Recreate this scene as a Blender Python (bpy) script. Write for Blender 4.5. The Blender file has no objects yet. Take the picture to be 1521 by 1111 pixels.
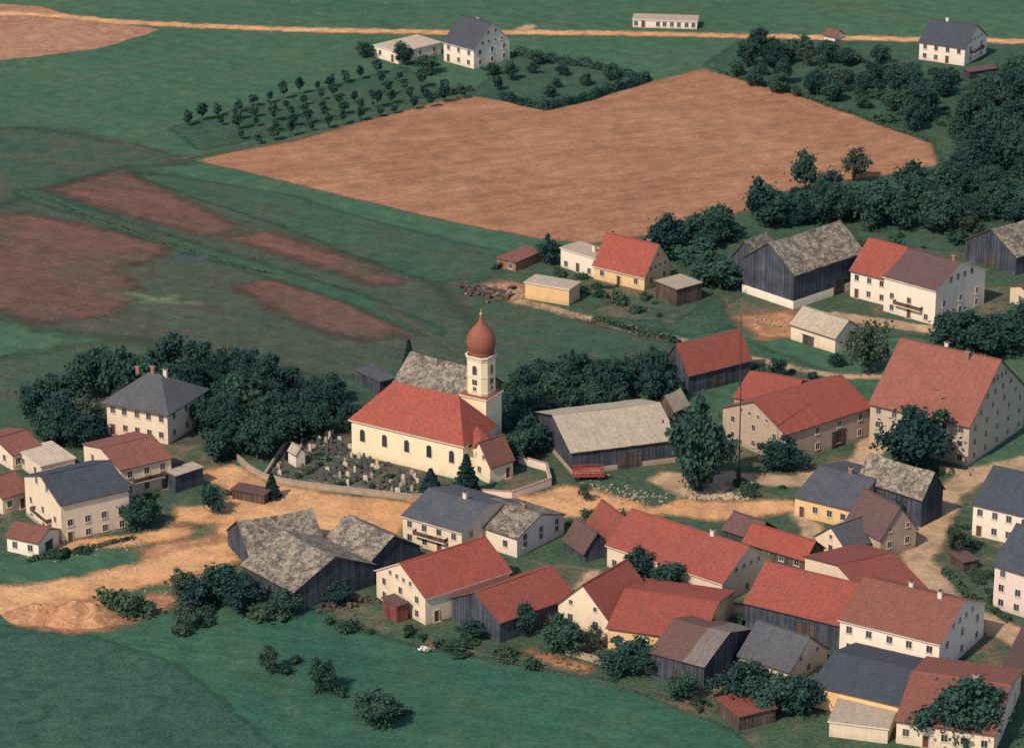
import bpy, math, random
import numpy as np
from mathutils import Vector
random.seed(7); rng=np.random.default_rng(7)
scn=bpy.context.scene; COL=scn.collection
PITCH=math.radians(21); F=5000.; D=685.
cp,sp=math.cos(PITCH),math.sin(PITCH)
CAM=Vector((0,-D*cp,D*sp)); FW=Vector((0,cp,-sp)); UP=Vector((0,sp,cp)); RT=Vector((1,0,0))
# survey helpers: the ground positions were measured from the aerial view
def P(u,v,z=0.):
    d=FW*F+RT*(u-760.5)-UP*(v-555.5); t=(z-CAM.z)/d.z
    return CAM+d*t
def proj(p):
    r=Vector(p)-CAM; k=F/r.dot(FW); return (760.5+r.x*k, 555.5-r.dot(UP)*k)
def bis(f,a,b):
    fa=f(a)
    for _ in range(40):
        m=(a+b)/2; fm=f(m)
        if (fm>0)==(fa>0): a=m
        else: b=m
    return (a+b)/2
# ---------------------------------------------------------------- nodes
class NB:
    def __init__(s,name):
        s.m=bpy.data.materials.new(name); s.m.use_nodes=True; s.t=s.m.node_tree; s.t.nodes.clear()
        s.out=s.t.nodes.new('ShaderNodeOutputMaterial')
    def n(s,ty,props=None,**ins):
        nd=s.t.nodes.new(ty)
        for k,v in (props or {}).items(): setattr(nd,k,v)
        for k,v in ins.items():
            key=int(k[1:]) if k[0]=='i' and k[1:].isdigit() else k.replace('_',' ')
            s.set(nd.inputs[key],v)
        return nd
    def set(s,i,v):
        if isinstance(v,bpy.types.NodeSocket): s.t.links.new(v,i)
        elif isinstance(v,tuple) and len(v)==3 and i.type=='RGBA': i.default_value=(*v,1)
        else: i.default_value=v
    def noise(s,vec,scale,detail=3,rough=.55,dist=0.):
        return s.n('ShaderNodeTexNoise',Vector=vec,Scale=scale,Detail=detail,Roughness=rough,Distortion=dist).outputs['Fac']
    def mr(s,v,a,b,c=0.,d=1.):
        return s.n('ShaderNodeMapRange',i0=v,i1=a,i2=b,i3=c,i4=d).outputs[0]
    def mix(s,f,a,b,mode='MIX'):
        nd=s.t.nodes.new('ShaderNodeMix'); nd.data_type='RGBA'; nd.blend_type=mode
        s.set(nd.inputs[0],f); s.set(nd.inputs[6],a); s.set(nd.inputs[7],b); return nd.outputs[2]
    def math(s,op,a,b=0.):
        return s.n('ShaderNodeMath',{'operation':op},i0=a,i1=b).outputs[0]
    def mapv(s,vec,sc=(1,1,1),rot=(0,0,0)):
        return s.n('ShaderNodeMapping',Vector=vec,Scale=sc,Rotation=rot).outputs[0]
    def val(s,c,v):
        return s.n('ShaderNodeHueSaturation',Color=c,Value=v).outputs[0]
    def fin(s,col,rough=.9,bump=None,bs=.3,bd=.1,spec=.2,alpha=None):
        b=s.n('ShaderNodeBsdfPrincipled',Roughness=rough); b.inputs['Specular IOR Level'].default_value=spec
        s.set(b.inputs['Base Color'],col)
        if bump is not None:
            bn=s.n('ShaderNodeBump',Strength=bs,Distance=bd,Height=bump); s.t.links.new(bn.outputs[0],b.inputs['Normal'])
        o=b.outputs[0]
        if alpha is not None:
            tr=s.n('ShaderNodeBsdfTransparent'); mx=s.n('ShaderNodeMixShader',i0=alpha,i1=tr.outputs[0],i2=o); o=mx.outputs[0]
        s.t.links.new(o,s.out.inputs[0]); return s.m
    def pos(s): return s.n('ShaderNodeNewGeometry').outputs['Position']
    def obj(s): return s.n('ShaderNodeTexCoord').outputs['Object']
    def uv(s): return s.n('ShaderNodeTexCoord').outputs['UV']
    def rnd(s): return s.n('ShaderNodeObjectInfo').outputs['Random']

def ground_mat(name,c0,c1,c2,sa=.02,sb=.12,sf=1.2,edge=None,soft=.4,stripe=None,vary=.35,thr=(.4,.6),thr2=(.48,.62),streak=None):
    b=NB(name); p=b.pos()
    A=b.mr(b.noise(p,sa,4,.6,.6),*thr); B=b.mr(b.noise(p,sb,5,.65,.8),*thr2)
    c=b.mix(A,c0,c1); c=b.mix(B,c,c2)
    f=b.noise(p,sf,4,.7); v=b.mr(f,.3,.7,1-vary,1+vary)
    m=b.noise(p,sf*.22,3,.6); v=b.math('MULTIPLY',v,b.mr(m,.3,.7,.82,1.18))
    if stripe:
        sc,ang,amt=stripe
        w=b.n('ShaderNodeTexWave',{'wave_type':'BANDS'},Vector=b.mapv(p,rot=(0,0,ang)),Scale=sc,Distortion=5.,Detail=3.,**{'Detail_Scale':.4}).outputs['Fac']
        v=b.math('MULTIPLY',v,b.mr(w,0.,1.,1-amt,1+amt))
    if streak:
        ang,amt=streak
        w=b.noise(b.mapv(b.mapv(p,rot=(0,0,ang)),(.035,.33,1)),1.,5,.7,1.2)
        v=b.math('MULTIPLY',v,b.mr(w,.35,.65,1-amt,1+amt))
    c=b.val(c,v)
    al=None
    if edge is not None:
        sd=b.n('ShaderNodeAttribute',{'attribute_name':'sd'}).outputs['Fac']
        n1=b.math('MULTIPLY',b.math('SUBTRACT',b.noise(p,.22,4,.65),.5),edge*2)
        n2=b.math('MULTIPLY',b.math('SUBTRACT',b.noise(p,1.6,3,.7),.5),edge*.9)
        al=b.mr(b.math('ADD',b.math('ADD',sd,n1),n2),-soft,soft)
        b.m['edge']=edge*.85+soft+.6
    return b.fin(c,1.,f,.5,.25,.05,al)

def plaster(name,col,dirt=.5):
    b=NB(name); o=b.obj(); r=b.rnd()
    n1=b.noise(b.mapv(o,(1,1,.35)),.7,5,.65); n2=b.noise(o,4.,3)
    c=b.mix(b.mr(n1,.45,.75,0,.5*dirt+.1),col,tuple(x*.6 for x in col))
    z=b.n('ShaderNodeSeparateXYZ',i0=o).outputs[2]
    zz=b.math('ADD',z,b.math('MULTIPLY',n1,-1.6))
    c=b.mix(b.mr(zz,-1.1,.6,.6*dirt,0.),c,(.2,.14,.09))
    c=b.val(c,b.math('MULTIPLY',b.mr(n2,.3,.7,.93,1.05),b.mr(r,0,1,.93,1.05)))
    return b.fin(c,.95,n2,.15,.03)
def wood(name,col,lt):
    b=NB(name); o=b.obj()
    s=b.n('ShaderNodeSeparateXYZ',i0=o); 
    pl=b.math('FLOOR',b.math('MULTIPLY',b.math('ADD',s.outputs[0],s.outputs[1]),3.2))
    wn=b.n('ShaderNodeTexWhiteNoise',{'noise_dimensions':'1D'},W=pl).outputs['Value']
    n=b.noise(b.mapv(o,(5,5,.4)),1.2,4,.7); n2=b.noise(o,.35,3)
    c=b.mix(b.mr(n,.35,.7),col,lt); c=b.val(c,b.math('MULTIPLY',b.mr(wn,0,1,.6,1.3),b.mr(n2,.3,.7,.7,1.3)))
    return b.fin(c,.9,b.math('ADD',n,wn),.5,.04)
def rooftile(name,c0,c1,c2,patch=.5,gr=.45,two=None):
    b=NB(name); u=b.uv(); r=b.rnd(); o=b.obj()
    off=b.n('ShaderNodeVectorMath',{'operation':'ADD'},i0=u,i1=b.n('ShaderNodeCombineXYZ',i0=b.math('MULTIPLY',r,97.),i1=b.math('MULTIPLY',r,53.),i2=0.).outputs[0]).outputs[0]
    br=b.n('ShaderNodeTexBrick',Vector=off,Color1=(0.25,.25,.25),Color2=(1.,1.,1.),Mortar=(0.,0.,0.),Scale=1.,**{'Mortar_Size':.03,'Brick_Width':.42,'Row_Height':.42,'Mortar_Smooth':.5})
    bw=br.outputs['Color']; bwv=b.n('ShaderNodeRGBToBW',Color=bw).outputs[0]
    n1=b.noise(off,.28,5,.65,.5); n2=b.noise(b.mapv(off,(1.6,.25,1)),1.,4,.6); n3=b.noise(off,2.2,4,.75)
    if two:
        x=b.n('ShaderNodeSeparateXYZ',i0=u).outputs[0]; k=b.mr(x,two[1]-.1,two[1]+.1); c0=b.mix(k,c0,two[0]); c1=b.mix(k,c1,two[0])
    c=b.mix(b.mr(n1,.36,.66),c0,c1)
    c=b.mix(b.mr(n2,.42,.7,0,patch),c,c2)
    c=b.mix(b.mr(n3,.54,.7,0,gr),c,tuple(x*.5 for x in c2))
    c=b.mix(b.mr(r,.2,1.,0,.4),c,c2)
    c=b.val(c,b.math('MULTIPLY',b.mr(bwv,0,1,.76,1.12),b.mr(r,0,1,1.06,.92)))
    return b.fin(c,.85,b.math('ADD',bwv,n3),.45,.05,.25)
def mottled(name,d,l):
    b=NB(name); u=b.uv(); r=b.rnd()
    u=b.n('ShaderNodeVectorMath',{'operation':'ADD'},i0=u,i1=b.n('ShaderNodeCombineXYZ',i0=b.math('MULTIPLY',r,97.),i1=b.math('MULTIPLY',r,53.),i2=0.).outputs[0]).outputs[0]
    v=b.n('ShaderNodeTexVoronoi',Vector=b.mapv(u,(1.3,1.7,1)),Scale=1.); vv=b.n('ShaderNodeRGBToBW',Color=v.outputs['Color']).outputs[0]
    v2=b.n('ShaderNodeTexVoronoi',Vector=u,Scale=3.2); v2v=b.n('ShaderNodeRGBToBW',Color=v2.outputs['Color']).outputs[0]
    n=b.noise(u,.3,4,.7)
    f=b.math('ADD',b.math('MULTIPLY',vv,.55),b.math('ADD',b.math('MULTIPLY',v2v,.5),b.math('MULTIPLY',n,.9)))
    c=b.mix(b.mr(f,.7,1.3),d,l)
    c=b.mix(b.mr(b.noise(u,.5,4,.7),.5,.66,0,.7),c,(.12,.082,.055))
    return b.fin(c,.95,f,.7,.14)
def plain(name,col,rough=.7,vary=.2,sc=3.,metal=0.):
    b=NB(name); o=b.obj(); n=b.noise(o,sc,4,.6)
    return b.fin(b.val(b.mix(0.,col,col),b.mr(n,.3,.7,1-vary,1+vary)),rough,n,.15,.02)
def leafmat(name,dk,lt,yl):
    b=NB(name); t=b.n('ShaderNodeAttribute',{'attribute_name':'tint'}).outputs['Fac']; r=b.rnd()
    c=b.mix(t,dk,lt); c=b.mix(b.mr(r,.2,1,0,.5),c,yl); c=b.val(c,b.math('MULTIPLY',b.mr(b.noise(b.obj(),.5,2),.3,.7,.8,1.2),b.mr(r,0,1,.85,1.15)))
    p=b.n('ShaderNodeBsdfDiffuse'); b.set(p.inputs['Color'],c)
    tr=b.n('ShaderNodeBsdfTranslucent',Color=c); mx=b.n('ShaderNodeMixShader',i0=.35,i1=p.outputs[0],i2=tr.outputs[0])
    b.t.links.new(mx.outputs[0],b.out.inputs[0]); return b.m
def glassmat():
    b=NB('window_glass'); r=b.rnd()
    return b.fin(b.val(b.mix(r,(.02,.028,.042),(.07,.08,.10)),1.),.15,spec=.5)

M={}
M['white']=plaster('white_plaster',(.80,.67,.54),.35)
M['cream']=plaster('cream_plaster',(.74,.58,.42),.5)
M['yellow']=plaster('yellow_plaster',(.72,.47,.23),.5)
M['tan']=plaster('tan_plaster',(.46,.34,.25),.8)
M['pink']=plaster('pinkish_plaster',(.76,.59,.51),.4)
M['inn']=plaster('inn_plaster',(.52,.41,.31),.6)
M['church']=plaster('church_plaster',(.80,.64,.43),.4)
M['wood']=wood('dark_weathered_boards',(.042,.05,.07),(.085,.09,.105))  # weathered boards, base colours lifted bluish to imitate hazy shadows
M['woodb']=wood('brown_boards',(.07,.05,.044),(.14,.10,.08))
M['redwood']=wood('red_painted_boards',(.16,.045,.04),(.25,.08,.065))
M['red']=rooftile('red_clay_tiles',(.29,.07,.048),(.245,.063,.046),(.165,.068,.054),.65)
M['redb']=rooftile('bright_red_tiles',(.325,.074,.05),(.28,.068,.048),(.195,.07,.054),.6,.4)
M['reda']=rooftile('orange_red_tiles',(.345,.078,.048),(.31,.072,.048),(.23,.072,.052),.5,.3)
M['brown']=rooftile('brown_red_tiles',(.215,.08,.06),(.25,.088,.063),(.13,.072,.06),.7)
M['innr']=rooftile('faded_red_tiles',(.27,.092,.064),(.235,.084,.06),(.16,.076,.06),.6)
M['grey']=rooftile('grey_slate_tiles',(.064,.072,.09),(.085,.09,.105),(.125,.115,.11),.4)
M['black']=rooftile('black_tiles',(.045,.053,.072),(.06,.067,.084),(.08,.082,.09),.4,.2)  # black tiles, colour lifted bluish in place of haze
M['maroon']=rooftile('purple_brown_tiles',(.13,.066,.062),(.15,.077,.069),(.10,.072,.068),.5)
M['twotone']=rooftile('brown_and_grey_tiles',(.14,.07,.06),(.16,.08,.065),(.11,.075,.07),.5,.4,((.20,.17,.15),6.5))
M['mottled']=mottled('stone_slab_roof',(.072,.066,.063),(.34,.28,.21))
M['sheet']=rooftile('fibre_cement_sheets',(.42,.35,.255),(.37,.305,.225),(.29,.23,.17),.6,.15)
M['flat']=rooftile('pale_flat_roofing',(.56,.45,.34),(.48,.38,.29),(.34,.26,.2),.5,.2)
M['trim']=plain('white_trim',(.66,.56,.46),.6,.1)
M['fascia']=plain('brown_fascia',(.095,.062,.05),.7,.3)
M['glass']=glassmat()
M['frame']=plain('window_frame',(.55,.48,.4),.5,.05)
M['shut']=plain('brown_shutters',(.12,.055,.035),.6,.2)
M['brick']=plain('chimney_brick',(.27,.13,.09),.9,.3,6.)
M['stone']=plain('weathered_stone',(.32,.25,.19),.95,.4,2.5)
M['dstone']=plain('dark_granite',(.085,.075,.08),.5,.3,4.)
M['lstone']=plain('pale_marble',(.50,.41,.33),.6,.2,4.)
M['bed']=plain('planted_bed',(.055,.085,.055),1.,.6,5.)
M['metal']=plain('dark_metal',(.05,.05,.055),.4,.2)
M['tyre']=plain('tyre_rubber',(.02,.02,.02),.9,.1)
M['onion']=rooftile('red_painted_dome',(.34,.11,.068),(.29,.098,.062),(.22,.09,.06),.4,.2)
M['gold']=plain('gilded_metal',(.5,.33,.1),.35,.1)
M['redp']=plain('faded_red_paint',(.3,.055,.055),.5,.2)
M['hay']=plain('hay',(.36,.2,.1),1.,.4,4.)
M['bark']=plain('bark',(.08,.065,.055),1.,.4,6.)
M['pole']=plain('weathered_pole_wood',(.13,.10,.08),.9,.3,2.)
M['dpole']=plain('dark_pole_wood',(.05,.04,.04),.9,.3,2.)
M['leaf']=leafmat('broad_leaves',(.028,.064,.068),(.058,.126,.10),(.066,.12,.074))  # leaf colours lifted blue-green to stand in for haze in the shadows
M['leafd']=leafmat('dark_needles',(.018,.042,.048),(.038,.08,.07),(.032,.07,.058))
M['leafb']=leafmat('bush_leaves',(.032,.074,.06),(.072,.135,.086),(.09,.122,.066))
M['leafw']=leafmat('pale_airy_leaves',(.048,.078,.064),(.115,.152,.105),(.115,.13,.085))
M['rubble']=plain('pale_rubble',(.46,.34,.24),1.,.35,3.)
M['blos']=plain('white_blossom',(.75,.70,.66),.9,.1)

# ---------------------------------------------------------------- mesh helpers
def link(ob,parent=None):
    COL.objects.link(ob)
    if parent: ob.parent=parent
    return ob
def mesh(name,verts,faces,mats,mi=None,uv=None,smooth=False):
    me=bpy.data.meshes.new(name); me.from_pydata([tuple(v) for v in verts],[],faces)
    for m in mats: me.materials.append(m)
    if mi is not None: me.polygons.foreach_set('material_index',mi)
    if uv is not None:
        l=me.uv_layers.new(name='UVMap')
        l.data.foreach_set('uv',np.array(uv,dtype=np.float32).ravel())
    if smooth: me.polygons.foreach_set('use_smooth',[True]*len(me.polygons))
    me.update(); return me
def obj(name,me,parent=None,loc=(0,0,0),rz=0.,sc=None):
    o=bpy.data.objects.new(name,me); o.location=loc; o.rotation_euler=(0,0,rz)
    if sc: o.scale=sc
    return link(o,parent)
def boxes(name,bl,mats,smooth=False):
    V=[];Fc=[];mi=[]
    for (cx,cy,cz,sx,sy,sz,m) in bl:
        b=len(V)
        for dz in(-.5,.5):
            for dx,dy in((-.5,-.5),(.5,-.5),(.5,.5),(-.5,.5)): V.append((cx+dx*sx,cy+dy*sy,cz+dz*sz))
        Fc+=[(b+3,b+2,b+1,b),(b+4,b+5,b+6,b+7),(b,b+1,b+5,b+4),(b+1,b+2,b+6,b+5),(b+2,b+3,b+7,b+6),(b+3,b,b+4,b+7)]; mi+=[m]*6
    return mesh(name,V,Fc,mats,mi)
def top(name,label,cat,loc,rz=0,group=None):
    e=bpy.data.objects.new(name,None); e.location=loc; e.rotation_euler=(0,0,rz); e.empty_display_size=1
    link(e); e['label']=label; e['category']=cat
    if group: e['group']=group
    return e
def tagt(o,label,cat,group=None):
    o['label']=label;o['category']=cat
    if group:o['group']=group
    return o
def lathe(name,prof,mat,seg=20,sm=True,sides=None):
    V=[];Fc=[];uv=[]
    for r,z in prof:
        for i in range(seg): a=2*math.pi*i/seg; V.append((r*math.cos(a),r*math.sin(a),z))
    for j in range(len(prof)-1):
        for i in range(seg):
            k=(i+1)%seg; Fc.append((j*seg+i,j*seg+k,(j+1)*seg+k,(j+1)*seg+i))
            uv+=[(i*.9,prof[j][1]),((i+1)*.9,prof[j][1]),((i+1)*.9,prof[j+1][1]),(i*.9,prof[j+1][1])]
    Fc.append(tuple(range((len(prof)-1)*seg,len(prof)*seg))); uv+=[(0,0)]*seg
    return mesh(name,V,Fc,[mat],None,uv,sm)
# windows
def win_mesh(name,w,h,fr='frame',shut=False):
    t=.09
    bl=[(0,-.03,0,w-2*t+.02,.03,h-2*t+.02,1),
        (-(w-t)/2,-.05,0,t,.1,h,0),((w-t)/2,-.05,0,t,.1,h,0),(0,-.05,(h-t)/2,w-2*t,.1,t,0),(0,-.05,-(h-t)/2,w-2*t,.1,t,0),
        (0,-.052,0,.05,.05,h-2*t,0),(0,-.08,-h/2-.05,w+.2,.16,.08,0)]
    if shut: bl+=[(-(w/2+.24),-.04,0,.44,.06,h,2),((w/2+.24),-.04,0,.44,.06,h,2)]
    return boxes(name,bl,[M[fr],M['glass'],M['shut']])
WM={'std':win_mesh('window',1.15,1.4),'small':win_mesh('window_small',.85,.95),'big':win_mesh('window_wide',1.5,1.35),'shut':win_mesh('window_with_shutters',.95,1.3,shut=True)}
DOOR=boxes('door',[(0,-.05,1.05,.95,.06,2.1,1),(-.54,-.06,1.1,.12,.12,2.2,0),(.54,-.06,1.1,.12,.12,2.2,0),(0,-.06,2.26,1.2,.12,.12,0),(0,-.25,.08,1.5,.5,.16,2)],[M['frame'],M['shut'],M['stone']])
def barndoor(w,h):
    return boxes('barn_door',[(-w/4,-.06,h/2,w/2-.04,.08,h,0),(w/4,-.06,h/2,w/2-.04,.08,h,0),(0,-.12,h*.8,w-.3,.05,.18,1),(0,-.12,h*.2,w-.3,.05,.18,1),(0,-.08,h+.1,w+.3,.12,.18,1)],[M['woodb'],M['wood']])
def arched(name,w,h,seg=8,fr='church'):
    def outline(w,h):
        pts=[(-w/2,0),(w/2,0)]
        for i in range(seg+1):
            a=math.pi*i/seg; pts.append((w/2*math.cos(a),h-w/2+w/2*math.sin(a)))
        return pts
    o=outline(w+.3,h+.25); i_=outline(w,h); o=[(x,z-.12) for x,z in o]
    n=len(o); V=[(x,-.08,z) for x,z in o]+[(x,-.08,z) for x,z in i_]+[(x,-.02,z) for x,z in i_]+[(x,.0,z) for x,z in o]
    Fc=[];mi=[]
    for k in range(n):
        j=(k+1)%n
        Fc.append((k,j,n+j,n+k));mi.append(0)
        Fc.append((n+k,n+j,2*n+j,2*n+k));mi.append(0)
        Fc.append((3*n+k,3*n+j,j,k));mi.append(0)
    Fc.append(tuple(range(2*n,3*n)));mi.append(1)
    return mesh(name,V,Fc,[M[fr],M['glass']],mi)

def gable_roof(l,w,h,rise,t,o,og,rmat,emat,sag=.03):
    s=rise/(w/2); n=max(2,int(l/1.3)); V=[];Fc=[];mi=[];uv=[]
    sl=math.hypot(w/2+o,(w/2+o)*s); L=l+2*og
    for i in range(n+1):
        x=-L/2+L*i/n; q=1-(2*i/n-1)**2
        j=[random.uniform(-sag,sag) for _ in range(3)]; dr=-sag*2.5*q
        yt=w/2+o
        V+=[(x,-yt,h-o*s+t+j[0]),(x,-yt/2,h-o*s+t+(rise+o*s)/2+j[1]*.7-sag*q),(x,0,h+rise+t+dr+j[1]*.6),(x,yt/2,h-o*s+t+(rise+o*s)/2+j[2]*.7-sag*q),(x,yt,h-o*s+t+j[2]),
            (x,yt,h-o*s),(x,0,h+rise+dr*.5),(x,-yt,h-o*s)]
    for i in range(n):
        a=i*8;b=a+8; x0=L*i/n;x1=L*(i+1)/n
        for k in range(4):
            Fc.append((a+k,b+k,b+k+1,a+k+1)); mi.append(0)
            v0=[0,sl/2,sl*1.5+7,sl*2+7][k]; v1=v0+sl/2
            uv+=[(x0,v0),(x1,v0),(x1,v1),(x0,v1)]
        for k in range(4,8):
            k2=(k+1)%8
            Fc.append((a+k,b+k,b+k2,a+k2)); mi.append(1); uv+=[(0,0)]*4
    Fc.append(tuple(range(8))); mi.append(1); uv+=[(0,0)]*8
    b=n*8; Fc.append(tuple(range(b+7,b-1,-1))); mi.append(1); uv+=[(0,0)]*8
    return mesh('roof',V,Fc,[rmat,emat],mi,uv)
def hip_roof(l,w,h,rise,t,o,il,ir,rmat,emat):
    X=l/2+o;Y=w/2+o; ze=h-.12
    zt=h+rise
    V=[(-X,-Y,ze),(X,-Y,ze),(X,Y,ze),(-X,Y,ze),(-l/2+il,0,zt),(l/2-ir,0,zt)]
    V+=[(x,y,z-t) for x,y,z in V[:4]]
    Fc=[(0,1,5,4),(2,3,4,5),(1,2,5),(3,0,4),(0,6,7,1),(1,7,8,2),(2,8,9,3),(3,9,6,0),(9,8,7,6)]
    sl=math.hypot(Y,rise)
    uv=[(0,0),(2*X,0),(2*X-ir,sl),(il,sl),(0,0),(2*X,0),(2*X-il,sl),(ir,sl),(0,0),(2*Y,0),(Y,sl),(0,0),(2*Y,0),(Y,sl)]+[(0,0)]*20
    return mesh('roof',V,Fc,[rmat,emat],[0,0,0,0,1,1,1,1,1],uv)
FOOT=[]
def house(name,cat,label,n,ey,by,a,bx,py,wall,roof,flat=False,hip=None,win=None,chim=(),door='long',bdoor=None,plinth=None,sag=.03,wt='std',balc=None,w=None,rise=None,o=.4,og=.3,edge='fascia',back=True,attic=True,h=None):
    N0=P(n[0],by)
    if h is None: h=bis(lambda q:proj(N0+Vector((0,0,q)))[1]-ey,.5,25)
    A0=P(a[0],a[1],h); A0.z=0
    u=(A0-N0); l=u.length; u/=l
    v=Vector((-u.y,u.x,0)); 
    if v.y<0: v=-v
    up_=Vector((0,0,h))
    if w is None:
        w=bis(lambda q:proj(N0+v*q+up_)[0]-bx,1.,40.)
        w=min(max(w,2.),24)
    if rise is None:
        rise=bis(lambda q:proj(N0+v*(w/2)+up_+Vector((0,0,q)))[1]-py,.2,16.) if not flat else 0
        if not flat: rise=min(max(rise,.12*w),.62*w)
    e=Vector((v.y,-v.x,0)); g=-1 if u.dot(e)>0 else 1
    C=N0+u*(l/2)+v*(w/2); rz=math.atan2(e.y,e.x)
    root=top(name,label,cat,C,rz)
    FOOT.append((C.x,C.y,rz,l,w))
    wm=M[wall]
    prof=[(-w/2,0),(w/2,0),(w/2,h),(0,h+rise),(-w/2,h)] if not (flat or hip) else [(-w/2,0),(w/2,0),(w/2,h),(-w/2,h)]
    k=len(prof); V=[(-l/2,y,z) for y,z in prof]+[(l/2,y,z) for y,z in prof]
    Fc=[tuple(range(k))[::-1],tuple(range(k,2*k))]
    Fc+= [(k-1,0,k,2*k-1),(1,2,k+2,k+1)]
    obj('wall',mesh('wall',V,Fc,[wm]),root)
    if plinth:
        ph=plinth[1]; obj('plinth',boxes('plinth',[(0,0,ph/2,l+.1,w+.1,ph,0)],[M[plinth[0]]]),root)
    if flat:
        V=[(-l/2-.25,-w/2-.25,h+.245),(l/2+.25,-w/2-.25,h+.245),(l/2+.25,w/2+.25,h+.245),(-l/2-.25,w/2+.25,h+.245)]
        rf=obj('roof',mesh('roof',V+[(x*1,y,z-.25) for x,y,z in V],[(0,1,2,3),(4,5,1,0),(5,6,2,1),(6,7,3,2),(7,4,0,3),(7,6,5,4)],[M[roof],M[edge]],[0,1,1,1,1,1],[(0,0),(l,0),(l,w),(0,w)]+[(0,0)]*20),root)
    elif hip:
        rf=obj('roof',hip_roof(l,w,h,rise,.2,o,hip[0],hip[1],M[roof],M[edge]),root)
    else:
        rf=obj('roof',gable_roof(l,w,h,rise,.18,o,og,M[roof],M[edge],sag),root)
        if sag<.06: obj('ridge_cap',boxes('ridge_cap',[(0,0,h+rise+.17-sag,l+2*og,.34,.14,0)],[M[roof]]),rf)
    for (cx,cy,ch) in chim:
        x=cx*l/2; y=cy*w/2; zr=h+rise*(1-abs(cy)) if not flat else h
        obj('chimney',boxes('chimney',[(0,0,ch/2-.4,.75,.6,ch+.8,0),(0,0,ch+.06,.95,.8,.12,1),(0,0,ch+.25,.5,.35,.26,2)],[M['brick'] if random.random()<.5 else M['trim'],M['stone'],M['metal']]),rf,(x,y,zr+.1))
    fl=max(1,round(h/2.8)); fh=h/fl
    if win is None: win=(fl,max(1,int(l/3.2)),fl,max(1,int(w/3.2)))
    lr,lc,gr,gc=win
    dl=random.randint(0,max(0,lc-1))
    for side in ((-1,1) if back else (-1,)):
        for r in range(lr):
            for c in range(lc):
                x=-l/2+l*(c+.5)/lc+random.uniform(-.1,.1)
                rr=math.pi if side>0 else 0
                if r==0 and c==dl and door=='long' and side<0:
                    obj('door',DOOR,root,(x,side*w/2,0)); continue
                if random.random()<.06: continue
                obj('window',WM[wt],root,(x,side*w/2,min(r*fh+fh*.55,h-.85)),rr)
    dg=random.randint(0,max(0,gc-1))
    for side in ((g,-g) if back else (g,)):
        rr=math.pi/2*side
        for r in range(gr):
            for c in range(gc):
                y=-w/2+w*(c+.5)/gc
                if r==0 and c==dg and door=='gable' and side==g:
                    obj('door',DOOR,root,(side*l/2,y,0),rr); continue
                obj('window',WM[wt],root,(side*l/2,y,min(r*fh+fh*.55,h-.6)),rr)
        if attic and gr and not(flat or hip) and rise>2.4:
            lv=max(1,int((rise-.8)/2.4))
            for q in range(lv):
                z=h+1.15+q*2.5; half=(w/2)*(1-(z+.6-h)/rise)
                if half<.5: break
                nn=2 if half>1.6 else 1
                if half>3.4: nn=4
                for c in range(nn):
                    y=0 if nn==1 else -half*.75+1.5*half*c/(nn-1)
                    obj('window',WM['small'] if h<7 else WM['std'],root,(side*l/2,y,z),rr)
    if bdoor:
        wh,dw,dh,pos=bdoor; me=barndoor(dw,dh)
        if wh=='long': obj('barn_door',me,root,(pos*l/2,-w/2,0))
        else: obj('barn_door',me,root,(g*l/2,pos*w/2,0),math.pi/2*g)
    if balc:
        bw=min((w if balc=='gable' else l)*.6,7); z=fh
        bl=[(0,-.55,z,bw,1.1,.15,0)]+[(0,-1.08,z+.55,bw,.06,.75,1)]+[(s*bw/2,-.55,z+.55,.06,1.1,.75,1) for s in(-1,1)]
        me=boxes('balcony',bl,[M['trim'],M['woodb']])
        if balc=='gable': obj('balcony',me,root,(g*l/2,0,0),math.pi/2*g)
        else: obj('balcony',me,root,(0,-w/2,0))
    return root,dict(l=l,w=w,h=h,rise=rise,g=g,u=u,v=v,N=N0,C=C,rz=rz)
H=house
NO=(0,0,0,0)
# ---- outlying houses
H('farmhouse','house','white gabled house with dark grey roof beside an orchard',(704,74),74,103,(659,62),757,35,'white','black',win=(2,3,2,3),edge='trim',chim=[(0,.1,.9)])
H('bungalow','house','low white flat-roofed bungalow beside a gabled house',(592,79),79,96,(556,68),655,0,'white','flat',flat=True,win=(1,2,1,3),edge='trim')
H('farmhouse','house','white house with dark roof and balcony among orchard trees',(1432,72),72,99,(1366,62),1466,38,'white','black',win=(2,4,2,2),balc='gable',chim=[(-.3,0,.9)])
H('garden_shed','shed','dark wooden shed with red-brown roof near white house',(1440,100),108,119,(1484,102),1430,0,'wood','maroon',flat=True,win=NO,door=None)
H('long_hall','hall','long low white flat-roofed building beside the far road',(1035,30),33,44,(940,30),1040,0,'white','flat',flat=True,win=(1,9,1,1),edge='trim',w=6)
H('garden_shed','shed','small pale shed with orange roof by the road',(1240,52),55,62,(1224,52),1252,46,'white','brown',win=NO,door=None)
# ---- yellow house group
H('brick_shed','shed','low brick shed with flat reddish roof',(766,392),391,404,(738,384),806,0,'brick','brown',flat=True,win=(1,2,0,0),door=None)
H('bungalow','house','white flat-roofed annex joined to a yellow cottage',(884,385),385,413,(833,369),912,0,'white','flat',flat=True,win=(1,3,0,0),edge='trim',chim=[(.4,0,1.6)])
H('cottage','house','yellow cottage with steep red tiled roof and chimneys',(957,412),411,433,(882,393),996,364,'yellow','redb',win=(1,3,1,2),chim=[(.6,.1,1.0),(-.9,.2,1.)],edge='trim')
H('garage','garage','yellow flat-roofed garage with pale roof',(845,432),431,455,(780,420),861,0,'yellow','flat',flat=True,win=(1,1,0,0),door=None,edge='trim')
H('garden_shed','shed','grey wooden shed with pale flat roof',(1005,431),431,456,(1042,421),974,0,'woodb','sheet',flat=True,win=NO,door=None)
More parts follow.
